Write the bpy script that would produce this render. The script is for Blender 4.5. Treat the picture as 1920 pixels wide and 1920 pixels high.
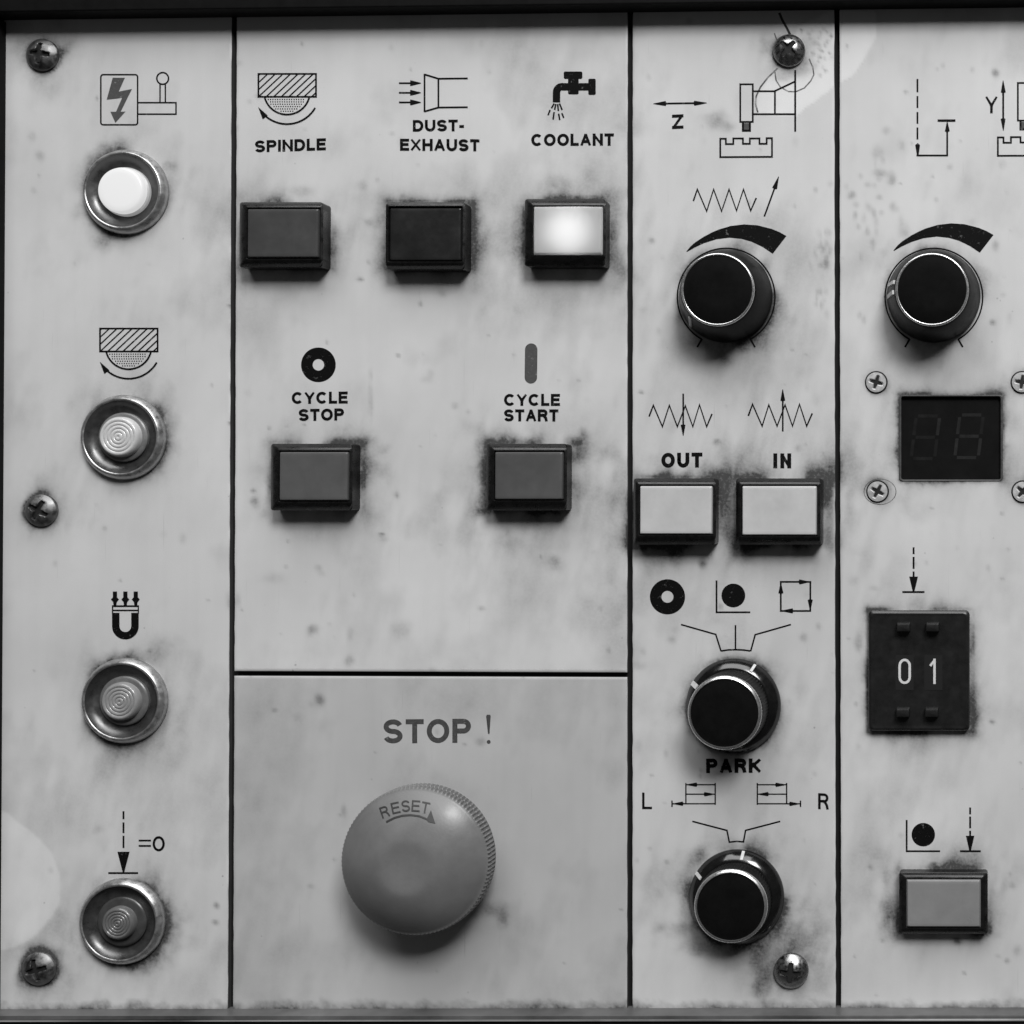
import bpy, math, random
import numpy as np
from mathutils import Vector, Matrix, Euler

for o in list(bpy.data.objects): bpy.data.objects.remove(o, do_unlink=True)
sc = bpy.context.scene
C = sc.collection

# ------------------------------------------------------------------ camera
S = 0.00014                 # metres per unit; one unit = one photograph pixel on the panel face
SH = S*0.72                # metres per unit of height above the panel
NX, NY, DIST = 1850.0, 950.0, 3500.0     # foot of the camera on the panel, its distance
def world(X, Y, h=0.0): return Vector(((X-960)*S, -h*SH, (960-Y)*S))
camd = bpy.data.cameras.new('camera'); cam = bpy.data.objects.new('camera', camd); C.objects.link(cam)
sc.camera = cam
cam.location = world(NX, NY, DIST)
cam.rotation_euler = (math.radians(90+0.72), 0, math.radians(0.2))
_M = Euler(cam.rotation_euler).to_matrix()
_R, _U, _F = _M.col[0].copy(), _M.col[1].copy(), -_M.col[2].copy()
_ref = world(960, 960) - cam.location
_dep = _ref.dot(_F)
FPX = _dep/S
PPX = 960 - FPX*_ref.dot(_R)/_dep
PPY = 960 + FPX*_ref.dot(_U)/_dep
camd.sensor_width = 36.0
camd.lens = FPX/1920*36.0
camd.shift_x = (960-PPX)/1920
camd.shift_y = (PPY-960)/1920
camd.clip_start = 0.02; camd.clip_end = 20
_Rn, _Un, _Fn, _Cn = (np.array(v) for v in (_R, _U, _F, cam.location))
def U(px, py, h=0.0):
    """point of the place at height h above the panel that stands at a photograph position"""
    d = _F + _R*((px-PPX)/FPX) + _U*((PPY-py)/FPX)
    t = (-h*SH - cam.location.y)/d.y
    return cam.location + d*t
def Unp(px, py, h):
    d = _Fn[None]+((px-PPX)/FPX)[:, None]*_Rn[None]+((PPY-py)/FPX)[:, None]*_Un[None]
    t = (-h*SH-_Cn[1])/d[:, 1]
    return _Cn[None]+d*t[:, None]

# ------------------------------------------------------------------ world, lamps, exposure
w = bpy.data.worlds.new('World'); sc.world = w; w.use_nodes = True
bg = w.node_tree.nodes['Background']; bg.inputs[0].default_value = (0.5, 0.5, 0.5, 1); bg.inputs[1].default_value = 0.08
def area(name, loc, target, sx, sy, power):
    l = bpy.data.lights.new(name, 'AREA'); l.shape = 'RECTANGLE'; l.size = sx; l.size_y = sy; l.energy = power
    l.color = (1, 1, 1)
    o = bpy.data.objects.new(name, l); C.objects.link(o); o.location = loc
    o.rotation_euler = (Vector(target)-Vector(loc)).to_track_quat('-Z', 'Y').to_euler()
    return o
area('ceiling_lamp', (0.74, -1.40, 1.32), (0.0, 0, 0), 0.62, 0.62, 34)
area('ceiling_lamp', (-0.15, -0.95, 1.85), (0, 0, 0), 1.7, 1.1, 34)
sc.view_settings.view_transform = 'Standard'; sc.view_settings.look = 'None'
sc.view_settings.exposure = 0.0; sc.view_settings.gamma = 1.0
sc.render.engine = 'CYCLES'
sc.render.resolution_x = 1024; sc.render.resolution_y = 1024

# ------------------------------------------------------------------ materials
def mat(name, col, rough=0.5, metal=0.0, coat=0.0, var=0.0, vscale=900, bump=0.0, bscale=3000, spec=0.5, rvar=0.0, emit=0.0):
    m = bpy.data.materials.new(name); m.use_nodes = True
    nt = m.node_tree; p = nt.nodes['Principled BSDF']
    p.inputs['Base Color'].default_value = (col, col, col, 1); p.inputs['Roughness'].default_value = rough
    p.inputs['Metallic'].default_value = metal; p.inputs['Coat Weight'].default_value = coat
    p.inputs['Specular IOR Level'].default_value = spec
    if emit:
        p.inputs['Emission Color'].default_value = (1, 1, 1, 1); p.inputs['Emission Strength'].default_value = emit
    if var or bump or rvar:
        tc = nt.nodes.new('ShaderNodeNewGeometry')
        n = nt.nodes.new('ShaderNodeTexNoise'); n.inputs['Scale'].default_value = vscale; n.inputs['Detail'].default_value = 6
        n.inputs['Roughness'].default_value = 0.65
        nt.links.new(tc.outputs['Position'], n.inputs['Vector'])
        if var:
            r = nt.nodes.new('ShaderNodeMapRange'); r.inputs[1].default_value = 0.3; r.inputs[2].default_value = 0.7
            r.inputs[3].default_value = 1-var; r.inputs[4].default_value = 1+var
            mx = nt.nodes.new('ShaderNodeVectorMath'); mx.operation = 'SCALE'
            mx.inputs[0].default_value = (col, col, col)
            nt.links.new(n.outputs[0], r.inputs[0]); nt.links.new(r.outputs[0], mx.inputs['Scale'])
            nt.links.new(mx.outputs[0], p.inputs['Base Color'])
        if rvar:
            r2 = nt.nodes.new('ShaderNodeMapRange'); r2.inputs[1].default_value = 0.3; r2.inputs[2].default_value = 0.7
            r2.inputs[3].default_value = max(0.05, rough-rvar); r2.inputs[4].default_value = min(1, rough+rvar)
            nt.links.new(n.outputs[0], r2.inputs[0]); nt.links.new(r2.outputs[0], p.inputs['Roughness'])
        if bump:
            n2 = nt.nodes.new('ShaderNodeTexNoise'); n2.inputs['Scale'].default_value = bscale; n2.inputs['Detail'].default_value = 3
            nt.links.new(tc.outputs['Position'], n2.inputs['Vector'])
            b = nt.nodes.new('ShaderNodeBump'); b.inputs['Strength'].default_value = bump; b.inputs['Distance'].default_value = 0.0002
            nt.links.new(n2.outputs[0], b.inputs['Height']); nt.links.new(b.outputs[0], p.inputs['Normal'])
    return m

def paint(name, col):
    """old panel paint; the dirt and clean attributes hold the grime on it and the soft shade painted in with it"""
    m = bpy.data.materials.new(name); m.use_nodes = True
    nt = m.node_tree; N = nt.nodes; L = nt.links; p = N['Principled BSDF']
    g = N.new('ShaderNodeNewGeometry')
    def noise(scale, detail=6, rough=0.6):
        n = N.new('ShaderNodeTexNoise'); n.inputs['Scale'].default_value = scale; n.inputs['Detail'].default_value = detail
        n.inputs['Roughness'].default_value = rough; L.new(g.outputs['Position'], n.inputs['Vector']); return n.outputs[0]
    def mr(src, a, b, c, d):
        r = N.new('ShaderNodeMapRange'); r.inputs[1].default_value = a; r.inputs[2].default_value = b
        r.inputs[3].default_value = c; r.inputs[4].default_value = d; L.new(src, r.inputs[0]); return r.outputs[0]
    def ma(op, a, b):
        n = N.new('ShaderNodeMath'); n.operation = op
        for i, v in enumerate((a, b)):
            if isinstance(v, (int, float)): n.inputs[i].default_value = v
            else: L.new(v, n.inputs[i])
        return n.outputs[0]
    ad = N.new('ShaderNodeAttribute'); ad.attribute_name = 'dirt_shade'
    ac = N.new('ShaderNodeAttribute'); ac.attribute_name = 'clean'
    fine = mr(noise(1300, 5, 0.6), 0.3, 0.7, 0.82, 1.16)
    grain = mr(noise(5200, 2, 0.6), 0.3, 0.7, 0.95, 1.05)
    mott = mr(noise(34, 5, 0.55), 0.3, 0.7, 0.93, 1.06)
    dirt_shade = ma('MINIMUM', ma('MULTIPLY', ad.outputs['Fac'], fine), 0.94)
    # tiny flecks
    vo = N.new('ShaderNodeTexVoronoi'); vo.inputs['Scale'].default_value = 330; L.new(g.outputs['Position'], vo.inputs['Vector'])
    fl = mr(vo.outputs['Distance'], 0.06, 0.13, 1, 0)
    sel = mr(noise(130, 3), 0.60, 0.66, 0, 0.45)
    dirt_shade = ma('MAXIMUM', dirt_shade, ma('MULTIPLY', fl, sel))
    def hair(rot, sx, sz, lo, hi):
        mp = N.new('ShaderNodeMapping'); mp.inputs['Rotation'].default_value = (0, rot, 0); mp.inputs['Scale'].default_value = (sx, 1, sz)
        L.new(g.outputs['Position'], mp.inputs['Vector'])
        n = N.new('ShaderNodeTexNoise'); n.inputs['Scale'].default_value = 1.0; n.inputs['Detail'].default_value = 2; L.new(mp.outputs[0], n.inputs['Vector'])
        return mr(n.outputs[0], lo, hi, 0, 1)
    hs = ma('ADD', hair(.12, 1700, 45, .70, .78), hair(1.1, 1500, 38, .72, .80))
    dirt_shade = ma('MAXIMUM', dirt_shade, ma('MULTIPLY', ma('MINIMUM', hs, 1.0), .22))
    runs = hair(.02, 210, 13, .45, .75)
    dirt_shade = ma('MINIMUM', ma('ADD', dirt_shade, ma('MULTIPLY', runs, .035)), .95)
    base = ma('MULTIPLY', ma('MULTIPLY', mott, grain), col)
    base = ma('MULTIPLY', base, ma('ADD', 1.0, ac.outputs['Fac']))
    out = ma('ADD', ma('MULTIPLY', base, ma('SUBTRACT', 1.0, dirt_shade)), ma('MULTIPLY', dirt_shade, 0.022))
    cc = N.new('ShaderNodeCombineColor')
    for i in range(3): L.new(out, cc.inputs[i])
    L.new(cc.outputs[0], p.inputs['Base Color'])
    L.new(mr(dirt_shade, 0, 0.6, 0.48, 0.8), p.inputs['Roughness'])
    p.inputs['Specular IOR Level'].default_value = 0.35
    b = N.new('ShaderNodeBump'); b.inputs['Strength'].default_value = 0.10; b.inputs['Distance'].default_value = 0.0001
    L.new(noise(2600, 4), b.inputs['Height']); L.new(b.outputs[0], p.inputs['Normal'])
    return m

M_PAINT = paint('cream_paint', 0.60)
M_STOP = paint('yellow_paint', 0.47)
M_INK = mat('black_ink', 0.0045, 0.6, var=0.25, vscale=1500, spec=0.08)
M_INKG = mat('coloured_ink', 0.075, 0.55, var=0.18, vscale=1500, spec=0.2)
def worn(m, lo, hi, sc1=700):
    nt = m.node_tree; p = nt.nodes['Principled BSDF']; o = nt.nodes['Material Output']
    g = nt.nodes.new('ShaderNodeNewGeometry'); n = nt.nodes.new('ShaderNodeTexNoise'); n.inputs['Scale'].default_value = sc1; n.inputs['Detail'].default_value = 8; n.inputs['Roughness'].default_value = .75
    nt.links.new(g.outputs['Position'], n.inputs['Vector'])
    r = nt.nodes.new('ShaderNodeMapRange'); r.inputs[1].default_value = lo; r.inputs[2].default_value = hi; r.inputs[3].default_value = 0; r.inputs[4].default_value = .75
    t = nt.nodes.new('ShaderNodeBsdfTransparent'); x = nt.nodes.new('ShaderNodeMixShader')
    nt.links.new(n.outputs[0], r.inputs[0]); nt.links.new(r.outputs[0], x.inputs[0]); nt.links.new(p.outputs[0], x.inputs[1]); nt.links.new(t.outputs[0], x.inputs[2]); nt.links.new(x.outputs[0], o.inputs[0])
worn(M_INK, .57, .70); worn(M_INKG, .55, .70)
M_INKS = mat('faded_ink', 0.060, 0.55, var=0.3, vscale=900, spec=0.3)
worn(M_INKS, .54, .68)
M_SCR = mat('scratch_grime', 0.06, 0.8, var=0.4, vscale=700)
worn(M_SCR, .35, .62, 300)
M_SCRD = mat('crack_grime', 0.02, 0.8, var=0.4, vscale=700)
M_BACK = mat('dark_gap', 0.004, 0.9)
M_RAIL = mat('black_rail', 0.006, 0.6, var=0.3, vscale=300, bump=0.1, spec=0.12)
M_HILITE = mat('edge_highlight', 0.45, 0.3, metal=0.5, var=0.85, vscale=14)  # bright metal for the painted highlight along the ledge edge
M_LEDGE = mat('worn_ledge', 0.125, 0.42, metal=0.3, var=0.6, vscale=30, bump=0.1, rvar=0.15)
M_HOUS = mat('black_plastic', 0.0075, 0.30, var=0.4, vscale=500, bump=0.05, rvar=0.12, spec=0.38)
M_CAPS = {k: mat('button_cap_plastic', v, 0.40, var=0.09, vscale=110, bump=0.04, rvar=0.14) for k, v in
          {'dark': 0.052, 'black': 0.012, 'red': 0.088, 'green': 0.078, 'white': 0.50, 'mid': 0.225}.items()}
M_CHROME = mat('worn_chrome', 0.40, 0.34, metal=0.8, var=0.35, vscale=500, rvar=0.12)
M_CUP = mat('dark_reflector', 0.105, 0.34, metal=0.7, var=0.3, vscale=400, rvar=0.12)
M_SCREW = mat('dirty_steel', 0.17, 0.46, metal=0.9, var=0.6, vscale=600, rvar=0.2)
M_SCREWB = mat('bright_steel', 0.30, 0.32, metal=1.0, var=0.22, vscale=1100, rvar=0.18)
M_ZINC = mat('zinc_steel', 0.50, 0.45, metal=0.35, var=0.2, vscale=900, rvar=0.12)
M_RECESS = mat('recess_shade', 0.006, 0.8)  # flat black painting the shade in screw slots; also the countersink ring
M_KNOB = mat('knob_plastic', 0.0055, 0.36, var=0.3, vscale=500, bump=0.04, rvar=0.08, spec=0.15)
M_KSKIRT = mat('glossy_skirt', 0.006, 0.17, metal=0.0, coat=0.1, spec=0.55, var=0.3, vscale=400, rvar=0.08)
M_KCAP = mat('matt_black_cap', 0.004, 0.7, var=0.3, vscale=400, spec=0.06)
M_RING = mat('aluminium_ring', 0.72, 0.27, metal=0.92, rvar=0.08, vscale=900)
M_WHITE = mat('white_mark', 0.55, 0.5, var=0.2, vscale=1500)
M_HEAD = mat('mushroom_plastic', 0.155, 0.44, var=0.18, vscale=60, bump=0.08, bscale=1500, rvar=0.14)
M_HEADC = mat('mushroom_centre', 0.215, 0.42, var=0.06, vscale=140, bump=0.03)
M_HINK = mat('embossed_ink', 0.030, 0.6)
M_FILT = mat('display_filter', 0.0065, 0.42, var=0.25, vscale=200, spec=0.12)
M_SEG = mat('unlit_segment', 0.019, 0.45, var=0.25, vscale=500, spec=0.12)
M_SEGF = mat('fainter_segment', 0.012, 0.45, var=0.3, vscale=400, spec=0.12)
M_TW = mat('thumbwheel_plastic', 0.0125, 0.30, var=0.25, vscale=300, bump=0.04, rvar=0.08, spec=0.45)
M_DIG = mat('digit_print', 0.62, 0.5, var=0.1, vscale=1500)
M_LIT = mat('lit_lens', 0.25, 0.35, emit=0.60)
M_LITC = mat('lit_lens_collar', 0.25, 0.35, var=.2, vscale=500, emit=0.22)
M_LENS = [mat('lens_plastic', v, 0.25, coat=0.3, var=0.12, vscale=500) for v in (0.55, 0.26, 0.12)]
M_LENSB = [mat('lens_collar_plastic', v, 0.3, var=0.2, vscale=500) for v in (0.55, 0.17, 0.13, 0.05)]
M_BULB = mat('glowing_bulb', 0.9, 0.5, emit=4.0)
m = bpy.data.materials.new('backlit_cap'); m.use_nodes = True
nt = m.node_tree; nt.nodes.remove(nt.nodes['Principled BSDF'])
d_ = nt.nodes.new('ShaderNodeBsdfDiffuse'); d_.inputs[0].default_value = (.6, .6, .6, 1)
t_ = nt.nodes.new('ShaderNodeBsdfTranslucent'); t_.inputs[0].default_value = (.8, .8, .8, 1)
x_ = nt.nodes.new('ShaderNodeMixShader'); x_.inputs[0].default_value = 0.5
nt.links.new(d_.outputs[0], x_.inputs[1]); nt.links.new(t_.outputs[0], x_.inputs[2])
nt.links.new(x_.outputs[0], nt.nodes['Material Output'].inputs[0])
M_BACKLIT = m

# ------------------------------------------------------------------ helpers
def obj(name, verts, faces, material, parent=None, smooth=None, base=None):
    me = bpy.data.meshes.new(name)
    if base is not None: verts = [tuple(Vector(v)-base) for v in verts]
    me.from_pydata([tuple(v) for v in verts], [], faces); me.update()
    if smooth is not None:
        me.shade_smooth()
        if smooth < 180: me.set_sharp_from_angle(angle=math.radians(smooth))
    me.materials.append(material)
    o = bpy.data.objects.new(name, me); C.objects.link(o)
    if parent is not None: o.parent = parent
    return o
def thing(name, label, cat, loc, group=None):
    o = bpy.data.objects.new(name, None); C.objects.link(o); o.empty_display_size = 0.004
    o.location = loc; o['label'] = label; o['category'] = cat
    if group: o['group'] = group
    return o
def part(name, o_mesh, material, parent):
    o = bpy.data.objects.new(name, o_mesh); C.objects.link(o); o.parent = parent; return o

def lathe_data(profile, segs=64, teeth=None, cap_start=False, cap_end=True):
    """profile of (radius, height) in units about the axis that leaves the panel; teeth: {index: (count, depth)}"""
    V, F = [], []
    n = len(profile)
    rows = []
    for i, (r, h) in enumerate(profile):
        if r <= 1e-6:
            rows.append([len(V)]); V.append((0, -h*SH, 0)); continue
        row = []
        for k in range(segs):
            a = 2*math.pi*k/segs
            rr = r
            if teeth and i in teeth:
                c, dp = teeth[i]
                f = (c*k/segs) % 1.0
                rr = r - dp*(0.5-0.5*math.cos(2*math.pi*f))
            row.append(len(V)); V.append((rr*S*math.cos(a), -h*SH, rr*S*math.sin(a)))
        rows.append(row)
    for a, b in zip(rows[:-1], rows[1:]):
        if len(a) == 1 and len(b) == 1: continue
        for k in range(segs):
            k2 = (k+1) % segs
            if len(b) == 1: F.append((a[k], a[k2], b[0]))
            elif len(a) == 1: F.append((a[0], b[k2], b[k]))
            else: F.append((a[k], a[k2], b[k2], b[k]))
    if cap_start and len(rows[0]) > 1: F.append(tuple(reversed(rows[0])))
    if cap_end and len(rows[-1]) > 1: F.append(tuple(rows[-1]))
    return V, F
def lathe(name, profile, material, parent, segs=64, smooth=35, teeth=None, cap_end=True):
    V, F = lathe_data(profile, segs, teeth, cap_end=cap_end)
    return obj(name, V, F, material, parent, smooth)
def loft_rect_data(levels, nc=4, cap=True):
    """levels: (cx, cz, half_w, half_h, height, corner radius) in metres for c/half/r, units for height"""
    V, F, rows = [], [], []
    for cx, cz, hw, hh, h, cr in levels:
        cr = min(cr, hw*.99, hh*.99); row = []
        for q, (sx, sz) in enumerate(((1, 1), (-1, 1), (-1, -1), (1, -1))):
            for k in range(nc+1):
                a = math.pi/2*(q+k/nc)
                row.append(len(V))
                V.append((cx+sx*(hw-cr)+cr*math.cos(a), -h*SH, cz+sz*(hh-cr)+cr*math.sin(a)))
        rows.append(row)
    for a, b in zip(rows[:-1], rows[1:]):
        n = len(a)
        for k in range(n): F.append((a[k], a[(k+1) % n], b[(k+1) % n], b[k]))
    if cap: F.append(tuple(rows[-1]))
    return V, F

# ------------------------------------------------------------------ print on the panels
def ribbon(pts, wd, closed=False, square=False):
    P = [np.array(p, float) for p in pts]
    Q = [P[0]]
    for p in P[1:]:
        if np.hypot(*(p-Q[-1])) > 1e-6: Q.append(p)
    if closed and np.hypot(*(Q[0]-Q[-1])) < 1e-6: Q.pop()
    P = Q; n = len(P)
    if square and not closed:
        d0 = (P[0]-P[1])/np.hypot(*(P[0]-P[1])); d1 = (P[-1]-P[-2])/np.hypot(*(P[-1]-P[-2]))
        P[0] = P[0]+d0*wd/2; P[-1] = P[-1]+d1*wd/2
    V, F = [], []
    for i in range(n):
        a = P[i-1] if (i > 0 or closed) else None
        b = P[(i+1) % n] if (i < n-1 or closed) else None
        ds = []
        if a is not None: t = P[i]-a; ds.append(t/np.hypot(*t))
        if b is not None: t = b-P[i]; ds.append(t/np.hypot(*t))
        if len(ds) == 2:
            t = ds[0]+ds[1]; l = np.hypot(*t)
            t = t/l if l > 1e-6 else ds[0]
            nrm = np.array((-t[1], t[0])); c = max(0.45, abs(np.dot(nrm, np.array((-ds[0][1], ds[0][0])))))
            off = nrm*wd/2/c
        else:
            t = ds[0]; off = np.array((-t[1], t[0]))*wd/2
        V += [P[i]+off, P[i]-off]
    m = n if closed else n-1
    for i in range(m):
        j = (i+1) % n
        F.append((2*i, 2*i+1, 2*j+1, 2*j))
    return V, F
def arc(cx, cy, rx, ry, a0, a1, n=24):
    return [(cx+rx*math.cos(math.radians(a0+(a1-a0)*k/n)), cy+ry*math.sin(math.radians(a0+(a1-a0)*k/n))) for k in range(n+1)]
# glyphs: width/height, strokes in the unit box (v up), 's' square ends / 'b' cut ends / 'c' closed
GL = {
 'S': (.68, [('b', arc(.5, .75, .49, .25, 15, 270, 20)[:-1]+arc(.5, .25, .5, .25, 90, -165, 20))]),
 'P': (.66, [('s', [(0, 0), (0, 1)]), ('s', [(0, 1), (.55, 1)]+arc(.62, .745, .38, .255, 90, -90, 12)+[(0, .49)])]),
 'I': (0.0, [('s', [(.5, 0), (.5, 1)])]),
 'N': (.70, [('s', [(0, 0), (0, 1)]), ('s', [(0, 1), (1, 0)]), ('s', [(1, 0), (1, 1)])]),
 'D': (.72, [('s', [(0, 0), (0, 1)]), ('s', [(0, 1), (.4, 1)]+arc(.45, .5, .55, .5, 90, -90, 18)+[(0, 0)])]),
 'L': (.56, [('s', [(0, 1), (0, 0), (1, 0)])]),
 'E': (.62, [('s', [(1, 1), (0, 1), (0, 0), (1, 0)]), ('s', [(0, .53), (.9, .53)])]),
 'U': (.72, [('s', [(0, 1), (0, .4)]+arc(.5, .42, .5, .42, 180, 360, 18)+[(1, 1)])]),
 'T': (.64, [('s', [(0, 1), (1, 1)]), ('s', [(.5, 1), (.5, 0)])]),
 'X': (.70, [('s', [(0, 0), (1, 1)]), ('s', [(0, 1), (1, 0)])]),
 'H': (.70, [('s', [(0, 0), (0, 1)]), ('s', [(1, 0), (1, 1)]), ('s', [(0, .52), (1, .52)])]),
 'A': (.74, [('s', [(0, 0), (.47, 1)]), ('s', [(.53, 1), (1, 0)]), ('s', [(.2, .3), (.8, .3)])]),
 'C': (.76, [('b', arc(.52, .5, .52, .5, 42, 318, 30))]),
 'O': (.80, [('c', arc(.5, .5, .5, .5, 0, 360, 40))]),
 'Y': (.70, [('s', [(0, 1), (.5, .45)]), ('s', [(1, 1), (.5, .45)]), ('s', [(.5, .5), (.5, 0)])]),
 'R': (.70, [('s', [(0, 0), (0, 1)]), ('s', [(0, 1), (.55, 1)]+arc(.6, .755, .36, .245, 90, -90, 12)+[(0, .51)]), ('s', [(.5, .5), (.72, .42), (.92, .2), (.98, 0)])]),
 'K': (.72, [('s', [(0, 0), (0, 1)]), ('s', [(.02, .35), (.97, 1)]), ('s', [(.33, .58), (1, 0)])]),
 'Z': (.72, [('s', [(0, 1), (1, 1)]), ('s', [(.97, .98), (.03, .02)]), ('s', [(0, 0), (1, 0)])]),
 '-': (.32, [('s', [(0, .38), (1, .38)])]),
 '0': (.52, [('c', arc(.5, .74, .5, .26, 0, 180, 16)+arc(.5, .26, .5, .26, 180, 360, 16))]),
 '1': (.26, [('s', [(1, 0), (1, 1)]), ('s', [(1, .98), (.1, .78)])]),
}
def text_strokes(s, x0, x1, yl, yr, H, sw, gap=.10):
    """strokes (verts, faces) of a word between x0 and x1, baseline from yl to yr (y down), cap height H"""
    sw *= 1.18
    ws = [max(GL[c][0]*H, sw) if c != ' ' else .3*H for c in s]
    fixed = sum(sw for c in s if c == 'I'); var = sum(w_ for w_, c in zip(ws, s) if c != 'I') + gap*H*(len(s)-1)
    k = (x1-x0-fixed)/var if var > 0 else 1
    x = x0; out = []
    for c, w0 in zip(s, ws):
        W_ = w0*k if c != 'I' else sw
        if c != ' ':
            for kind, pts in GL[c][1]:
                pp = [(sw/2+u*(W_-sw), sw/2+v*(H-sw)) for u, v in pts]
                V, F = ribbon(pp, sw, closed=(kind == 'c'), square=(kind == 's'))
                V2 = []
                for q in V:
                    lx = min(max(q[0], -0.01), W_+0.01); ly = min(max(q[1], 0), H)
                    X = x+lx
                    V2.append((X, yl+(yr-yl)*(X-x0)/max(1e-6, x1-x0)-ly))
                out.append((V2, F))
        x += W_+gap*H*k
    return out
class Ink:
    """printed marks in photograph coordinates, laid on the panel face as thin layers of ink"""
    def __init__(s, h=0.35): s.V = []; s.F = []; s.h = h; s.k = 0
    def add(s, V, F):
        b = len(s.V); hh = s.h+0.03*s.k; s.k += 1
        s.V += [(p[0], p[1], hh) for p in V]; s.F += [tuple(i+b for i in f) for f in F]; return s
    def line(s, pts, wd=3, closed=False, square=True): return s.add(*ribbon(pts, wd*(1.12 if wd < 5 else 1), closed, square and not closed))
    def poly(s, pts): return s.add(pts, [tuple(range(len(pts)))])
    def disc(s, cx, cy, r): return s.poly(arc(cx, cy, r, r, 0, 360, 40)[:-1])
    def donut(s, cx, cy, ro, ri): return s.line(arc(cx, cy, (ro+ri)/2, (ro+ri)/2, 0, 360, 48)[:-1], ro-ri, True)
    def head(s, tip, base, hw=4.5):
        t = np.array(tip, float); b = np.array(base, float); d = t-b; d /= np.hypot(*d); n = np.array((-d[1], d[0]))
        return s.poly([tuple(t+n*.6), tuple(t-n*.6), tuple(b-n*hw*.92), tuple(b-n*hw+d*2.5) if False else tuple(b-n*hw), tuple(b-d*2), tuple(b+n*hw)])
    def text(s, *a, **k):
        for V, F in text_strokes(*a, **k): s.add(V, F)
        return s
    def build(s, name, parent, material=None, mapf=None):
        f = mapf or (lambda x, y, h: U(x, y, h))
        base = parent.matrix_world.translation if False else Vector(parent.location)
        W_ = [tuple(f(*v)-base) for v in s.V]
        return obj(name, W_, s.F, material or M_INK, parent)

# ------------------------------------------------------------------ grime over the whole panel face, with soft shade painted round the controls
_rng = np.random.RandomState(11); _TAB = _rng.rand(256, 256)
def vnoise(x, y, sc_, seed):
    x = x/sc_+seed*17.31; y = y/sc_+seed*5.77
    xi = np.floor(x).astype(int); yi = np.floor(y).astype(int); fx = x-xi; fy = y-yi
    fx = fx*fx*(3-2*fx); fy = fy*fy*(3-2*fy)
    T = lambda a, b: _TAB[a % 256, b % 256]
    return (T(xi, yi)*(1-fx)+T(xi+1, yi)*fx)*(1-fy)+(T(xi, yi+1)*(1-fx)+T(xi+1, yi+1)*fx)*fy
def fbm(x, y, sc_, seed, o=4):
    t = 0; a = 1; n = 0
    for k in range(o): t = t+a*vnoise(x, y, sc_/2**k, seed+k*3); n += a; a *= .55
    return t/n
RECTS = [(449, 378, 626, 503, .50, 11), (724, 378, 888, 506, .55, 11), (983, 372, 1152, 500, .60, 14), (508, 830, 682, 960, .62, 13),
         (912, 830, 1083, 958, .85, 17), (1187, 895, 1357, 1022, .95, 15), (1378, 895, 1552, 1022, 1.0, 16), (1686, 1628, 1855, 1748, .80, 14),
         (1627, 1143, 1824, 1374, .6, 8), (1688, 742, 1878, 900, .95, 6)]
CIRCS = [(238, 361, 80, .55, 14), (234, 820, 80, .62, 15), (236, 1314, 80, .62, 15), (232, 1728, 80, .8, 20), (1361, 556, 90, .75, 15), (1751, 556, 90, .40, 10),
         (1375, 1322, 88, .55, 13), (1381, 1680, 90, .85, 18), (82, 105, 31, .8, 11), (79, 957, 31, .75, 10), (75, 1815, 32, .9, 15), (1480, 96, 31, .8, 9),
         (1483, 1820, 33, .9, 14), (1643, 717, 21, .35, 4), (1645, 921, 21, .5, 7), (1916, 717, 21, .35, 4), (1917, 921, 21, .4, 6), (815, 1592, 120, .2, 18)]
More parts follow.
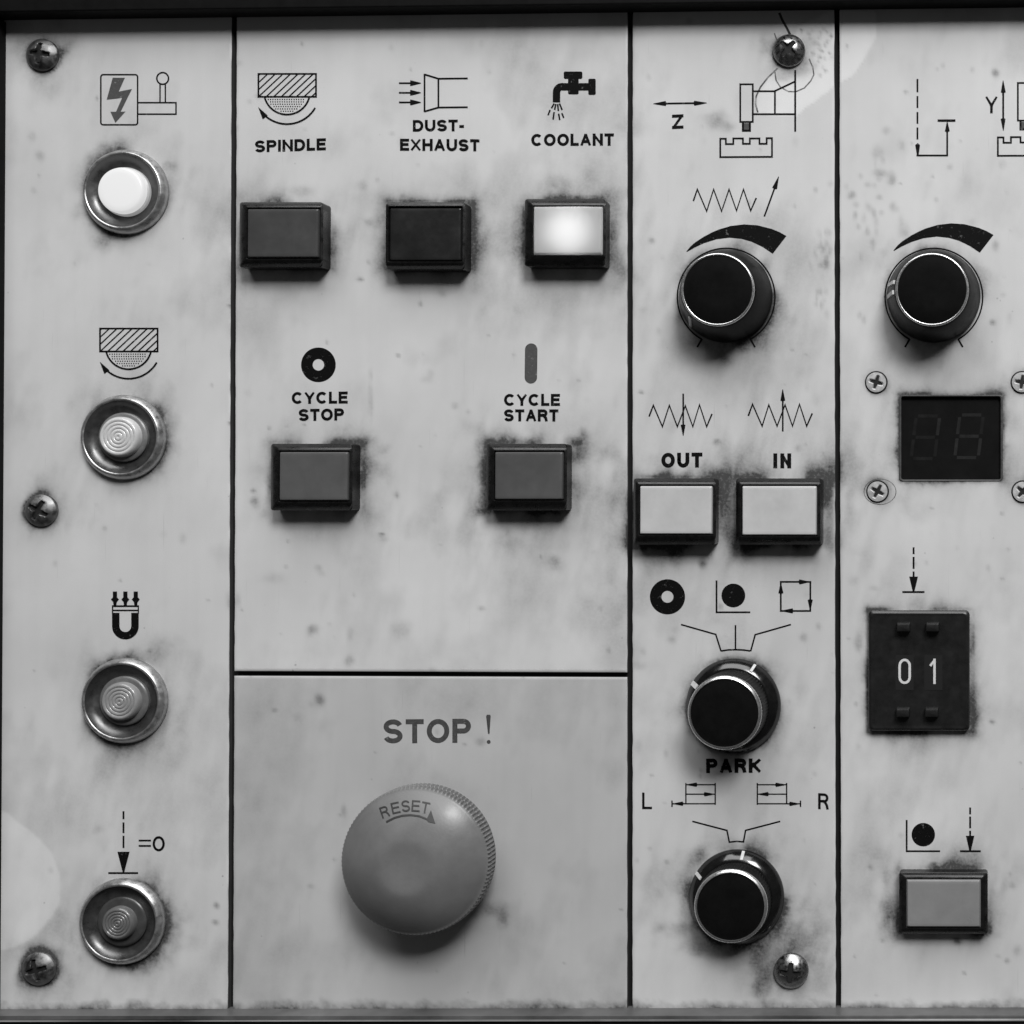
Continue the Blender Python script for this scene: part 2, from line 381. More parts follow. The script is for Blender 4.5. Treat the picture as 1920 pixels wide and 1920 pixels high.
SMUDGE = [(1345, 224, 24, 17, .42), (1365, 238, 10, 8, .3), (1180, 235, 26, 26, .22), (600, 1312, 9, 13, .6), (585, 1181, 10, 10, .5), (655, 1240, 9, 10, .45), (655, 1190, 7, 14, .25),
          (750, 1180, 16, 17, .28), (1042, 1057, 18, 13, .5), (1092, 817, 9, 12, .55), (1360, 668, 14, 22, .75), (1415, 640, 22, 18, .4), (1300, 645, 25, 16, .38),
          (1280, 1745, 42, 16, .55), (1330, 1775, 50, 16, .6), (1425, 1790, 26, 24, .55), (1425, 1850, 10, 50, .35), (1500, 1770, 30, 16, .4), (1280, 1700, 14, 30, .3),
          (915, 1705, 26, 14, .62), (938, 1725, 12, 16, .5), (645, 1522, 5, 13, .5), (1648, 325, 11, 7, .5), (1670, 333, 8, 9, .6), (1645, 287, 13, 11, .3), (1661, 245, 8, 8, .25),
          (1595, 366, 8, 7, .5), (1651, 368, 6, 5, .35), (1868, 137, 6, 7, .7), (1700, 172, 4, 4, .45), (1782, 314, 6, 5, .35), (1695, 430, 12, 16, .32), (1866, 462, 7, 9, .45),
          (1862, 605, 6, 5, .7), (1712, 960, 22, 14, .18), (1860, 1352, 5, 4, .7), (1346, 830, 6, 5, .6), (1317, 1055, 8, 13, .55), (1203, 735, 5, 3, .6), (1318, 1060, 6, 8, .4),
          (1258, 1199, 8, 6, .35), (1200, 1248, 10, 8, .3), (1508, 1197, 8, 8, .35), (1536, 1175, 5, 6, .35), (1224, 452, 6, 5, .55), (1550, 500, 5, 12, .35),
          (75, 290, 8, 9, .35), (60, 255, 8, 8, .3), (100, 170, 16, 16, .22), (320, 315, 12, 9, .35), (405, 1698, 5, 6, .6), (402, 1731, 6, 5, .55), (360, 1772, 14, 14, .25),
          (185, 1555, 10, 8, .28), (95, 1632, 5, 7, .4), (78, 1320, 10, 8, .0), (475, 920, 5, 5, .6), (476, 940, 6, 6, .5), (1000, 1000, 1, 1, 0), (716, 1002, 6, 3, .85), (720, 1012, 8, 6, .3),
          (746, 667, 4, 3, .55), (720, 840, 11, 9, .35), (695, 750, 4, 32, .28), (696, 700, 3, 12, .2), (800, 712, 12, 7, .22), (855, 760, 7, 6, .28), (676, 525, 6, 4, .55), (680, 345, 8, 8, .28),
          (690, 415, 9, 8, .3), (710, 410, 9, 14, .35), (565, 360, 30, 10, .25), (735, 250, 5, 4, .3), (1060, 345, 34, 14, .32), (1105, 345, 14, 18, .3), (965, 430, 8, 40, .3),
          (905, 870, 8, 60, .3), (480, 945, 8, 10, .3), (590, 1000, 60, 16, .12), (905, 1141, 8, 4, .4), (515, 1082, 22, 12, .2), (1570, 165, 1, 1, 0), (515, 1333, 5, 4, .45), (903, 1390, 9, 7, .35),  # first entry: grime and painted shadow left of CYCLE START
          (1625, 890, 1, 1, 0), (1608, 1200, 8, 18, .45), (1665, 1710, 12, 30, .4), (1660, 1640, 8, 20, .35), (1640, 1600, 12, 12, .22), (1632, 1626, 5, 5, .45), (1794, 1765, 9, 7, .8), (1748, 1621, 8, 4, .9),
          (1808, 1825, 4, 3, .7), (1887, 1800, 5, 5, .45), (1905, 1780, 8, 10, .3), (1897, 1660, 5, 6, .35), (1590, 950, 10, 40, .2), (1600, 1086, 10, 8, .2), (1637, 1104, 10, 5, .25),
          (1555, 950, 8, 50, .55), (1362, 935, 10, 60, .8), (1367, 1000, 10, 20, .6), (1335, 725, 30, 30, .12), (1200, 900, 14, 12, .3), (1530, 880, 26, 14, .35), (1440, 880, 20, 10, .25),
          (430, 1128, 8, 12, .3), (445, 1125, 5, 10, .25), (280, 1220, 6, 4, .4), (255, 700, 30, 60, .06), (1292, 40, 7, 6, .4), (1500, 130, 22, 12, .5), (1470, 140, 18, 10, .5), (1515, 80, 18, 12, .35), (1440, 85, 14, 26, .3)]
_r = random.Random(5)
SPECK = []
for k in range(330):
    x = _r.uniform(20, 1915); y = _r.uniform(70, 1870)
    if x < 430 and _r.random() < .6: continue
    if 445 < x < 1175 and y > 1270 and _r.random() < .5: continue
    r_ = _r.choice([2.5, 3, 3, 4, 5, 7]); SPECK.append((x, y, r_, r_*_r.uniform(.6, 1.6), _r.uniform(.12, .5)*(.6 if r_ > 4 else 1)))
for k in range(40):   # spatter round the upper right screw and beside the comb
    SPECK.append((_r.gauss(1535, 22), _r.gauss(85, 22), 3, 3, _r.uniform(.3, .8)))
for k in range(36): SPECK.append((_r.gauss(1635, 40), _r.gauss(400, 70), _r.uniform(3, 6), _r.uniform(4, 10), _r.uniform(.12, .35)))
for k in range(30): SPECK.append((_r.gauss(1545, 8), _r.uniform(430, 600), _r.uniform(2, 4), _r.uniform(4, 10), _r.uniform(.1, .35)))
def pin(x, y, poly):
    c = np.zeros(x.shape, bool); n = len(poly)
    for i in range(n):
        x1, y1 = poly[i]; x2, y2 = poly[(i+1) % n]
        c ^= ((y1 > y) != (y2 > y)) & (x < (x2-x1)*(y-y1)/((y2-y1) or 1e-9)+x1)
    return c
PATCH1 = [(1398, 222), (1372, 214), (1415, 160), (1445, 130), (1500, 60), (1500, 30), (1640, 38), (1642, 75), (1622, 105), (1605, 132), (1590, 146), (1570, 154), (1552, 176), (1535, 183), (1515, 200), (1500, 214)]
PATCH1 = [(1421, 212), (1416, 190), (1420, 172), (1440, 146), (1458, 128), (1500, 50), (1560, 20), (1640, 20), (1643, 70), (1628, 98), (1610, 126), (1598, 143), (1582, 152), (1566, 158), (1554, 174), (1536, 184), (1518, 196), (1502, 211), (1492, 216)]
PATCH2 = [(-20, 1518), (10, 1522), (40, 1545), (75, 1575), (98, 1600), (112, 1640), (112, 1690), (98, 1720), (70, 1750), (50, 1770), (-20, 1790)]
def stain_shade(x, y):
    big = fbm(x, y, 330, 2); mid = fbm(x, y, 95, 9); sm = fbm(x, y, 26, 21); ti = fbm(x, y, 9, 33, 3)
    smear = .6*fbm((x+.25*y)/1.0, y/3.6, 22, 71, 3)+.4*fbm(x, y, 60, 77, 3)
    d = np.clip((mid-.5)*.38+(big-.46)*.46+(smear-.5)*.26, 0, .30)*(.6+.8*sm)
    une = np.clip(2.6*fbm(x, y, 75, 91, 2)-.62, .12, 1.25)
    wx = (fbm(x, y, 40, 40)-.5); wy = (fbm(x, y, 40, 55)-.5)
    for x0, y0, x1, y1, s, wd in RECTS:
        s, wd = s*1.22, wd*1.15
        dx = np.maximum(np.maximum(x0-x, x-x1), 0); dy = np.maximum(np.maximum(y0-y, y-y1), 0)
        ds = np.hypot(dx, dy); m_ = ds < wd*11
        v = s*np.exp(-np.maximum(ds-2, 0)/(wd*(.22+1.7*np.clip(mid+wx, 0, 1)**1.6)))*np.clip(.2+1.5*(.35*sm+.65*smear), 0, 1.15)*np.clip(.75+.5*ti, 0, 1.15)*une + .34*s*np.exp(-ds/(wd*3.0))*np.clip(1.9*smear-.45, 0, 1)  # last term: broad halo, painted soft shadow mixed with grease
        d = np.where(m_, 1-(1-d)*(1-np.clip(v, 0, .97)), d)
    for cx, cy, r, s, wd in CIRCS:
        s, wd = s*1.15, wd*1.15
        ds = np.maximum(np.hypot(x-cx, y-cy)-r, 0); m_ = ds < wd*11
        v = s*np.exp(-np.maximum(ds-2, 0)/(wd*(.2+1.7*np.clip(mid+wx, 0, 1)**1.6)))*np.clip(.2+1.5*(.35*sm+.65*smear), 0, 1.15)*np.clip(.75+.5*ti, 0, 1.15)*une + .34*s*np.exp(-ds/(wd*3.0))*np.clip(1.9*smear-.45, 0, 1)  # same broad last term of painted shadow and grease
        d = np.where(m_, 1-(1-d)*(1-np.clip(v, 0, .97)), d)
    for cx, cy, rx, ry, s in SMUDGE+SPECK:
        m_ = (np.abs(x-cx) < rx*3.2+6) & (np.abs(y-cy) < ry*3.2+6)
        if not m_.any(): continue
        u = (x[m_]+wx[m_]*rx*1.6-cx)/rx; v = (y[m_]+wy[m_]*ry*1.6-cy)/ry
        g = s*np.exp(-(u*u+v*v)**1.3*.9)*np.clip(.35+.9*sm[m_]*(.5+ti[m_]), 0, 1.2)
        d[m_] = 1-(1-d[m_])*(1-np.clip(g, 0, .95))
    bot = np.clip((y-1888+26*sm)/20, 0, 1)*np.clip(.3+1.3*ti*(.3+mid*1.4), 0, 1)*.85
    d = 1-(1-d)*(1-bot)
    tl = np.clip(1-np.hypot(x-20, (y-40)*1.2)/75, 0, 1)*.4*(.3+sm)  # darker towards the upper left corner
    d = 1-(1-d)*(1-tl)
    cl = np.zeros_like(x)
    xx = x+wx*10; yy = y+wy*10
    for poly, gain, keep in ((PATCH1, .21, .75), (PATCH2, .13, .5)):
        near = (x > min(q[0] for q in poly)-12) & (x < max(q[0] for q in poly)+12) & (y > min(q[1] for q in poly)-12) & (y < max(q[1] for q in poly)+12)
        if not near.any(): continue
        f = np.zeros(int(near.sum()))
        for ox in (-2.4, -1.2, 0, 1.2, 2.4):
            for oy in (-2.4, -1.2, 0, 1.2, 2.4): f += pin(xx[near]+ox, yy[near]+oy, poly)
        f /= 25; cl[near] += gain*f; d[near] *= 1-(1-keep)*f
        d[near] = np.maximum(d[near], .16*np.clip(1-np.abs(f-.25)*4, 0, 1)*sm[near])
    cl += (big-.5)*.14
    return np.clip(d, 0, .97), cl

def seam(c0, c1): return lambda y: c0+(c1-c0)*y/1890.0
s1, s2, s3 = seam(439.6, 432.4), seam(1181.8, 1181.0), seam(1569.2, 1572.2)
HS = lambda x: 1262.6+(x-440)/734*2.6
def plate(name, label, xl, xr, yt, yb, material, hole=None, step=4.0):
    """xl, xr: functions of y; yt, yb: functions of x. A plate with softened edges, pierced for the display"""
    x_a, x_b = xl(900), xr(900); y_a, y_b = yt(900), yb(900)
    def axis(a, b, extra):
        n = int((b-a)/step)
        c = list(np.linspace(a+1.6, b-1.6, n))+[a, b]
        for e in extra: c = [q for q in c if abs(q-e) > 1.2]+[e]
        return np.array(sorted(c))
    ax = axis(x_a, x_b, [hole[0], hole[2]] if hole else []); ay = axis(y_a, y_b, [hole[1], hole[3]] if hole else [])
    gx, gy = np.meshgrid(ax, ay); nx, ny = len(ax), len(ay)
    tx = (gx-x_a)/(x_b-x_a); ty = (gy-y_a)/(y_b-y_a)
    if hole: X, Y = gx.copy(), gy.copy(); X += (xl(gy)-x_a)*(1-tx)**8
    else:
        X = xl(gy)+(xr(gy)-xl(gy))*tx; Y = yt(X)+(yb(X)-yt(X))*ty
    sd = int(abs(x_a)*7+y_a) % 97
    X[:, 0] += (vnoise(0*gy[:, 0]+3, gy[:, 0], 21, sd)-.5)*1.0; X[:, -1] += (vnoise(0*gy[:, 0]+9, gy[:, 0], 21, sd+5)-.5)*1.0
    h = np.zeros_like(X); h[0] = h[-1] = -1.4; h[:, 0] = h[:, -1] = -1.4
    P = Unp(X.ravel(), Y.ravel(), h.ravel())
    idx = np.arange(nx*ny).reshape(ny, nx)
    q = np.stack([idx[:-1, :-1], idx[1:, :-1], idx[1:, 1:], idx[:-1, 1:]], -1)
    if hole:
        cx = (ax[:-1]+ax[1:])/2; cy = (ay[:-1]+ay[1:])/2
        inh = ((cx > hole[0]) & (cx < hole[2]))[None]*((cy > hole[1]) & (cy < hole[3]))[:, None]
        q = q[~inh.astype(bool)]
    faces = [tuple(int(i) for i in f) for f in q.reshape(-1, 4)]
    V = [tuple(p) for p in P]
    rim = list(idx[0, :])+list(idx[1:, -1])+list(idx[-1, -2::-1])+list(idx[-2:0, 0])
    b = len(V)
    n = len(rim)
    for dep in (3.0, 16.0):
        for i in rim: V.append((V[i][0], dep*SH, V[i][2]))
    for k in range(n):
        faces.append((int(rim[k]), int(rim[(k+1) % n]), b+(k+1) % n, b+k)); faces.append((b+k, b+(k+1) % n, b+n+(k+1) % n, b+n+k))
    if hole:
        i0, i1 = np.searchsorted(ax, [hole[0]-.01, hole[2]-.01]); j0, j1 = np.searchsorted(ay, [hole[1]-.01, hole[3]-.01])
        hr = list(idx[j0, i0:i1+1])+list(idx[j0+1:j1+1, i1])+list(idx[j1, i1-1::-1][:i1-i0])+list(idx[j1-1:j0:-1, i0])
        b2 = len(V)
        for i in hr: V.append((V[i][0], 16*SH, V[i][2]))
        n2 = len(hr)
        for k in range(n2): faces.append((int(hr[(k+1) % n2]), int(hr[k]), b2+k, b2+(k+1) % n2))
    base = U((x_a+x_b)/2, min(y_b, 1890), 0)
    o = obj(name, [tuple(Vector(v)-base) for v in V], faces, material, None, 40); o.location = base
    d, cl = stain_shade(X.ravel(), Y.ravel())
    full = len(V)
    for nm, arr in (('dirt_shade', d), ('clean', cl)):
        a = o.data.attributes.new(nm, 'FLOAT', 'POINT'); buf = np.full(full, 1.1 if nm == 'dirt_shade' else 0., np.float32); buf[:len(arr)] = arr
        a.data.foreach_set('value', buf)
    o['label'] = label; o['category'] = 'panel'; o['group'] = 'metal plates of the control panel'
    return o
K = lambda v: (lambda t: v + 0*t)
GAP = 5.0
HOLE = (1689, 743, 1877, 900)
p_lamp = plate('panel_plate', 'cream metal panel plate carrying the column of four round lamps', lambda y: 8-10*y/1890, lambda y: s1(y)-GAP, K(2), K(1896), M_PAINT)
p_cyc = plate('panel_plate', 'wide cream metal panel plate with spindle, coolant and cycle buttons', lambda y: s1(y)+GAP, lambda y: s2(y)-GAP, K(2), lambda x: HS(x)-4.6, M_PAINT)
p_stop = plate('panel_plate', 'darker tinted metal panel plate around the big mushroom stop button', lambda y: s1(y)+GAP, lambda y: s2(y)-GAP, lambda x: HS(x)+4.6, K(1896), M_STOP)
p_z = plate('panel_plate', 'narrow cream metal panel plate with OUT, IN and PARK lettering', lambda y: s2(y)+GAP, lambda y: s3(y)-GAP, K(2), K(1896), M_PAINT)
p_y = plate('panel_plate', 'cream metal panel plate with the display and thumbwheel, cut by the right edge', lambda y: s3(y)+GAP, K(2060), K(2), K(1896), M_PAINT, hole=HOLE)

# ------------------------------------------------------------------ backing and rails
def box_px(name, pts_h, material, bevel=0.0, smooth=None):
    pass
def slab(name, quad, h0, h1, material, bev=3.0):
    """quad of panel positions, from height h0 to h1, with a softened front edge"""
    Q = [np.array(q, float) for q in quad]; c = sum(Q)/4
    V, F, n = [], [], 4
    levels = [(h0, 0), (h1-bev, 0), (h1-bev*.35, bev*.25), (h1, bev)]
    for h, ins in levels:
        for q in Q:
            d = np.sign(c-q); p = q+d*ins
            V.append(tuple(world(p[0], p[1], h)))
    for l in range(len(levels)-1):
        for k in range(4): F.append((4*l+k, 4*l+(k+1) % 4, 4*l+4+(k+1) % 4, 4*l+4+k))
    F.append(tuple(range(4*len(levels)-4, 4*len(levels)))); F.append((3, 2, 1, 0))
    o = obj(name, V, F, material, None, 50)
    o['kind'] = 'structure'
    return o
def pan(px, py):
    v = U(px, py, 0); return (v.x/S+960, 960-v.z/S)
slab('backing_plate', [pan(-160, -160), pan(-160, 2080), pan(2100, 2080), pan(2100, -160)], -60, -16.5, M_BACK)
slab('frame_top_rail', [pan(-160, -200), pan(-160, 40), pan(2100, 12), pan(2100, -200)], -16, 60, M_RAIL)
slab('frame_left_rail', [pan(-200, 42), pan(-200, 2100), pan(-0.5, 2100), pan(11.5, 42)], -16, 40, M_RAIL)
slab('frame_ledge', [pan(1, 1892.5), pan(1, 1899), pan(2100, 1895), pan(2100, 1888.5)], -16, 54, M_LEDGE, bev=2.4)
slab('ledge_highlight', [pan(1, 1899.1), pan(1, 1901.6), pan(2100, 1897.6), pan(2100, 1895.1)], -16, 56, M_HILITE, bev=1.1)  # added bright strip, stands in for the highlight on the ledge edge
slab('frame_bottom_rail', [pan(-160, 1901.8), pan(-160, 2200), pan(2100, 2200), pan(2100, 1897.8)], -16, 50, M_RAIL)

# ------------------------------------------------------------------ printed symbols and lettering
def arrow_down(x, segs, tipy, heady, barx0, barx1, bary, hw=8.5, wd=3.2):
    k = Ink()
    for a, b in segs: k.line([(x, a), (x, b)], wd, square=False)
    k.poly([(x-hw, heady), (x+hw, heady), (x+1.6, tipy), (x-1.6, tipy)])
    k.line([(barx0, bary), (barx1, bary)], wd, square=False)
    return k
# lamp plate
k = Ink()
rr = []
for cx, cy, a0 in ((253.5, 144.5, 270), (253.5, 229.5, 0), (193.5, 229.5, 90), (193.5, 144.5, 180)): rr += arc(cx, cy, 4.5, 4.5, a0, a0+90, 6)
k.line(rr, 2.6, True).line([(258, 192.5), (330, 192.5), (330, 214), (258, 214)], 2.6)
k.line([(300, 191), (300, 158)], 2.4).line([(310, 191), (310, 158)], 2.4).line(arc(305, 147, 11, 11, 0, 360, 32)[:-1], 2.6, True)
k.build('power_switch_symbol', p_lamp)
b_ = [(845, 583), (937, 583), (890, 687), (990, 667), (905, 838), (942, 836), (865, 922), (828, 838), (870, 838), (915, 735), (800, 748)]
Ink().poly([(x/4, y/4) for x, y in b_]).build('lightning_bolt', p_lamp, M_INKG)
def spindle_symbol(parent, ox, oy):
    k = Ink(); T = lambda pts: [(x+ox, y+oy) for x, y in pts]
    k.line(T([(187.5, 616), (295.5, 616), (295.5, 659), (187.5, 659)]), 3.0, True)
    for i in range(-3, 8):            # hatching, clipped to the block
        x0 = 187.5+i*14.2; x1 = x0+46; y0, y1 = 659., 616.
        pts = []
        for t0, t1 in (((x0, y0), (x1, y1)),):
            a, b = np.array(t0), np.array(t1)
            ta = max(0, (188.5-a[0])/(b[0]-a[0])); tb = min(1, (294.5-a[0])/(b[0]-a[0]))
            if tb > ta+.03: pts = [tuple(a+(b-a)*ta), tuple(a+(b-a)*tb)]
        if pts: k.line(T(pts), 2.1, square=False)
    k.line(T(arc(241, 649, 43.2, 43.2, 13.5, 166.5, 28)), 3.0, square=False)
    k.line(T(arc(241, 649, 61, 61, 30, 140, 28)), 3.0, square=False)
    k.poly(T([(187, 678), (205, 694), (195.5, 701)]))
    k.build('spindle_symbol', parent)
    V, F = [], []
    for j, yy in enumerate(np.arange(664, 690, 4.4)):
        hw = math.sqrt(max(0, 40**2-(yy-649)**2))-2
        xs = np.arange(241-hw+(j % 2)*2.2, 241+hw, 4.4)
        for xx in xs:
            b = len(V); V += [(xx+ox-1.1, yy+oy-1.1), (xx+ox+1.1, yy+oy-1.1), (xx+ox+1.1, yy+oy+1.1), (xx+ox-1.1, yy+oy+1.1)]; F.append((b, b+1, b+2, b+3))
    Ink().add(V, F).build('stipple_print', parent)
spindle_symbol(p_lamp, 0, 0)
k = Ink()
for x in (215.5, 235, 254.5):
    k.poly([(x-4, 1109), (x+4, 1109), (x+4, 1120), (x+7.6, 1124), (x+3.5, 1129), (x+2.5, 1136), (x-2.5, 1136), (x-3.5, 1129), (x-7.6, 1124), (x-4, 1120)])
k.line([(210, 1136.5), (260, 1136.5)], 3, square=False).line([(210, 1144.5), (260, 1144.5)], 2.6, square=False)
k.line([(211, 1136), (211, 1150)], 2.2).line([(259.3, 1136), (259.3, 1150)], 2.2)
k.line([(217, 1149)]+[(217, 1174)]+arc(235, 1174, 18, 18, 180, 0, 20)+[(253, 1149)], 14, square=False)
k.build('magnet_symbol', p_lamp)
k = arrow_down(231.5, [(1521, 1536), (1542, 1562), (1567, 1590)], 1635, 1597, 203, 259, 1637, 11.5, 3.2)
k.line([(260, 1576), (283, 1576)], 3, square=False).line([(260, 1586), (283, 1586)], 3, square=False)
k.line(arc(297.5, 1582, 9.2, 12, 0, 360, 32)[:-1], 4, True)
k.build('zero_position_symbol', p_lamp, M_INK)
# cycle plate
spindle_symbol(p_cyc, 297, -477.5)
k = Ink()
for y in (156, 174, 192): k.line([(748, y), (770, y)], 3, square=False).poly([(769, y-5.5), (772, y-5), (789, y-.8), (789, y+.8), (772, y+5), (769, y+5.5)])
k.line([(796, 140), (796, 208.5)], 3).line([(796, 139.5), (822, 147.5), (877, 147)], 3, square=False).line([(796, 209), (822, 201.5), (877, 201)], 3, square=False).line([(822, 148), (822, 201)], 3)
k.build('dust_exhaust_symbol', p_cyc)
k = Ink()
def rrect(x0, y0, x1, y1, r=3):
    o = []
    for cx, cy, a0 in ((x1-r, y0+r, 270), (x1-r, y1-r, 0), (x0+r, y1-r, 90), (x0+r, y0+r, 180)): o += arc(cx, cy, r, r, a0, a0+90, 4)
    return o
k.poly(rrect(1057, 134, 1092, 148)).poly(rrect(1065, 145, 1085, 177)).poly(rrect(1103, 147.5, 1117, 178))
k.line([(1105, 162.8), (1056, 162.8)]+arc(1054, 173, 10.5, 10.5, 270, 180, 10)+[(1043.3, 192)], 14, square=False)
for a, b in (((1039, 194), (1034, 203)), ((1031.5, 206), (1027.5, 216)), ((1042, 195), (1040, 206)), ((1039, 210), (1037, 224)), ((1045.5, 195), (1047, 208)), ((1047.5, 213), (1049.5, 225)), ((1049, 194), (1054, 206)), ((1053.5, 212), (1057, 221))):
    k.line([a, b], 2.7, square=False)
k.build('coolant_tap_symbol', p_cyc)
Ink().text('SPINDLE', 478, 611, 286, 281.5, 22.5, 4.6).build('lettering', p_cyc)
Ink().text('DUST-', 774, 870, 247, 246, 22, 4.6).text('EXHAUST', 750, 899, 282.5, 283.5, 22.5, 4.6).build('lettering', p_cyc)
Ink().text('COOLANT', 996, 1151, 274, 273, 23, 4.8).build('lettering', p_cyc)
Ink().donut(597, 684, 32.5, 10.8).build('cycle_stop_symbol', p_cyc)
Ink().text('CYCLE', 547, 652, 757.5, 756.5, 22.5, 4.6).text('STOP', 560, 645, 789.5, 788, 22.5, 4.6).build('lettering', p_cyc)
Ink().poly(arc(996, 655.5, 11.7, 11.7, 180, 360, 14)+arc(995.3, 707.5, 11.7, 11.7, 0, 180, 14)).build('cycle_start_symbol', p_cyc, M_INKG)
Ink().text('CYCLE', 945, 1050, 761, 761, 22.5, 4.6).text('START', 945, 1047, 790, 790, 22.5, 4.6).build('lettering', p_cyc)
# stop plate
k = Ink().text('STOP', 719, 883, 1394, 1392.5, 45, 7.9, gap=.11)
k.poly([(911.5, 1343), (913, 1340), (919, 1340), (920, 1343), (917.8, 1376), (915, 1376)]).disc(916.3, 1391, 3.6)
k.build('lettering', p_stop, M_INKS)
# z plate
k = Ink().line([(1240, 194.3), (1312, 193.3)], 3.2, square=False).head((1225, 194.6), (1248, 194.2), 5).head((1325, 193), (1302, 193.4), 5)
k.text('Z', 1260, 1281.5, 242, 241, 27, 5).build('axis_arrow_symbol', p_z)
def machine(parent, ox, oy):
    T = lambda pts: [(x+ox, y+oy) for x, y in pts]
    k = Ink().line(T([(1388, 158), (1411.5, 158), (1411.5, 228.5), (1388, 228.5)]), 3, True)
    k.line(T([(1393, 229), (1393, 245), (1406, 245), (1406, 229)]), 3.6)
    k.line(T([(1413, 171), (1452, 171), (1490, 153)]), 3, square=False).line(T([(1453, 172), (1453, 213)]), 3).line(T([(1413, 214), (1491, 214)]), 3, square=False).line(T([(1491, 133), (1491, 245)]), 3.2)
    k.line(T([(1350.5, 294.5), (1350.5, 260), (1361, 260), (1361, 270), (1375, 270), (1375, 259.5), (1393, 259.5), (1393, 269.5), (1406, 269.5), (1406, 259.5), (1424, 259.5), (1424, 269.5), (1437.5, 269.5), (1437.5, 259), (1447.5, 259), (1447.5, 294)]), 3, True)
    k.build('machine_symbol', parent)
    Ink(.25).poly(T([(1394.8, 231), (1404.2, 231), (1404.2, 243.2), (1394.8, 243.2)])).build('tool_fill', parent, M_INKG)
machine(p_z, 0, 0)
k = Ink().line([(1300, 377), (1307.5, 355), (1325, 396), (1338, 355), (1353, 396), (1367, 355), (1381, 395), (1394, 355), (1407.5, 395), (1418, 371)], 2.8, square=False)
k.line([(1433, 406), (1452, 354)], 2.8, square=False).head((1460, 331), (1452.3, 353), 5)
k.build('feed_rate_symbol', p_z)
OUTER = [(560, 440), (600, 392), (640, 357), (720, 305), (790, 268), (850, 242), (960, 209), (1080, 195), (1200, 203), (1330, 236), (1400, 265), (1462, 300)]
INNER = [(1338, 460), (1250, 400), (1150, 352), (1060, 326), (950, 315), (830, 330), (720, 365), (640, 402), (568, 443)]
for par, ox, oy in ((p_z, 0, 0), (p_y, 388.3, -2)):
    Ink().poly([(x/4.8+1170+ox, y/4.8+380+oy) for x, y in OUTER+INNER]).build('increase_wedge', par)
def knob_scale(par, cx, cy, r=92):
    k = Ink().line(arc(cx, cy, r, r, 120, 420, 72), 2.6, square=False)
    for a in (120, 60):
        c, s_ = math.cos(math.radians(a)), math.sin(math.radians(a)); k.line([(cx+(r-1)*c, cy+(r-1)*s_), (cx+(r+17)*c, cy+(r+17)*s_)], 3, square=False)
    k.build('knob_scale_arc', par)
knob_scale(p_z, 1361.5, 557, 91.5); knob_scale(p_y, 1751, 557, 91.5)
k = Ink().line([(1217, 781), (1225, 760), (1242, 800), (1255, 760), (1270, 800), (1285, 761), (1299, 800), (1311.5, 759), (1325, 800), (1335, 776)], 2.8, square=False)
k.line([(1281, 738), (1281, 798)], 2.8, square=False).head((1281, 817), (1281, 797), 4.7).text('OUT', 1240, 1317, 877, 876.5, 28, 6.2, gap=.13).build('infeed_out_symbol', p_z)
k = Ink().line([(1403, 780), (1411, 758), (1429, 799), (1441.5, 759), (1457, 799), (1472, 759), (1486, 799), (1499, 758), (1512.5, 799), (1523, 775)], 2.8, square=False)
k.line([(1467.7, 809), (1467.7, 750)], 2.8, square=False).head((1467.5, 730), (1467.6, 751), 4.7).text('IN', 1450, 1483.5, 878, 878, 28, 6.2, gap=.2).build('infeed_in_symbol', p_z)
Ink().donut(1251.5, 1119, 33, 11.2).build('stop_symbol', p_z)
Ink().line([(1343.5, 1090), (1343.5, 1148), (1405, 1148)], 3).disc(1375, 1116.5, 22.3).build('dot_corner_symbol', p_z)
k = Ink().line([(1464, 1091), (1519.5, 1091), (1519.3, 1145.5), (1464, 1145.5)], 3, True)
k.head((1518, 1091), (1499, 1091), 5).head((1519.3, 1145), (1519.3, 1125), 5).head((1465, 1145.5), (1486, 1145.5), 5).head((1464, 1093), (1464, 1112), 5)
k.build('cycle_square_symbol', p_z)
k = Ink().line([(1277, 1171), (1342, 1189.5), (1352, 1221)], 2.7, square=False).line([(1379, 1172), (1379, 1218)], 2.7, square=False).line([(1483, 1171), (1416, 1190), (1407.5, 1221)], 2.7, square=False)
k.line([(1352, 1220.5), (1365, 1218.5), (1379, 1218), (1394, 1218.7), (1407, 1220.5)], 2.7, square=False).build('selector_lines', p_z)
Ink().text('PARK', 1324, 1427, 1449.5, 1449, 27, 6, gap=.13).build('lettering', p_z)
def table(ox, f):
    X = lambda x: ox+f*x
    k = Ink().line([(X(0), 1468), (X(0), 1508)], 2.3, square=False).line([(X(55), 1468), (X(55), 1509)], 2.3, square=False)
    for y, a, b in ((1471.3, 0, 55), (1489, 0, 55), (1507, -25, 55)): k.line([(X(a), y), (X(b), y)], 2.1, square=False)
    k.line([(X(-26), 1501), (X(-26), 1513)], 2.3, square=False)
    k.head((X(1), 1471.3), (X(20), 1471.3), 4.2).head((X(54), 1489), (X(35), 1489), 4.2).head((X(-24), 1507), (X(-6), 1507), 4.2)
    return k
table(1286, 1).text('L', 1204, 1222.5, 1517, 1517, 31, 3.8).build('left_travel_symbol', p_z)
table(1475, -1).text('R', 1534, 1554, 1517, 1518, 30, 4).build('right_travel_symbol', p_z)
Ink().line([(1298, 1540), (1363, 1557), (1367.5, 1579), (1381, 1577.5), (1394, 1578.5), (1398, 1557), (1463, 1540)], 2.7, square=False).build('selector_lines', p_z)
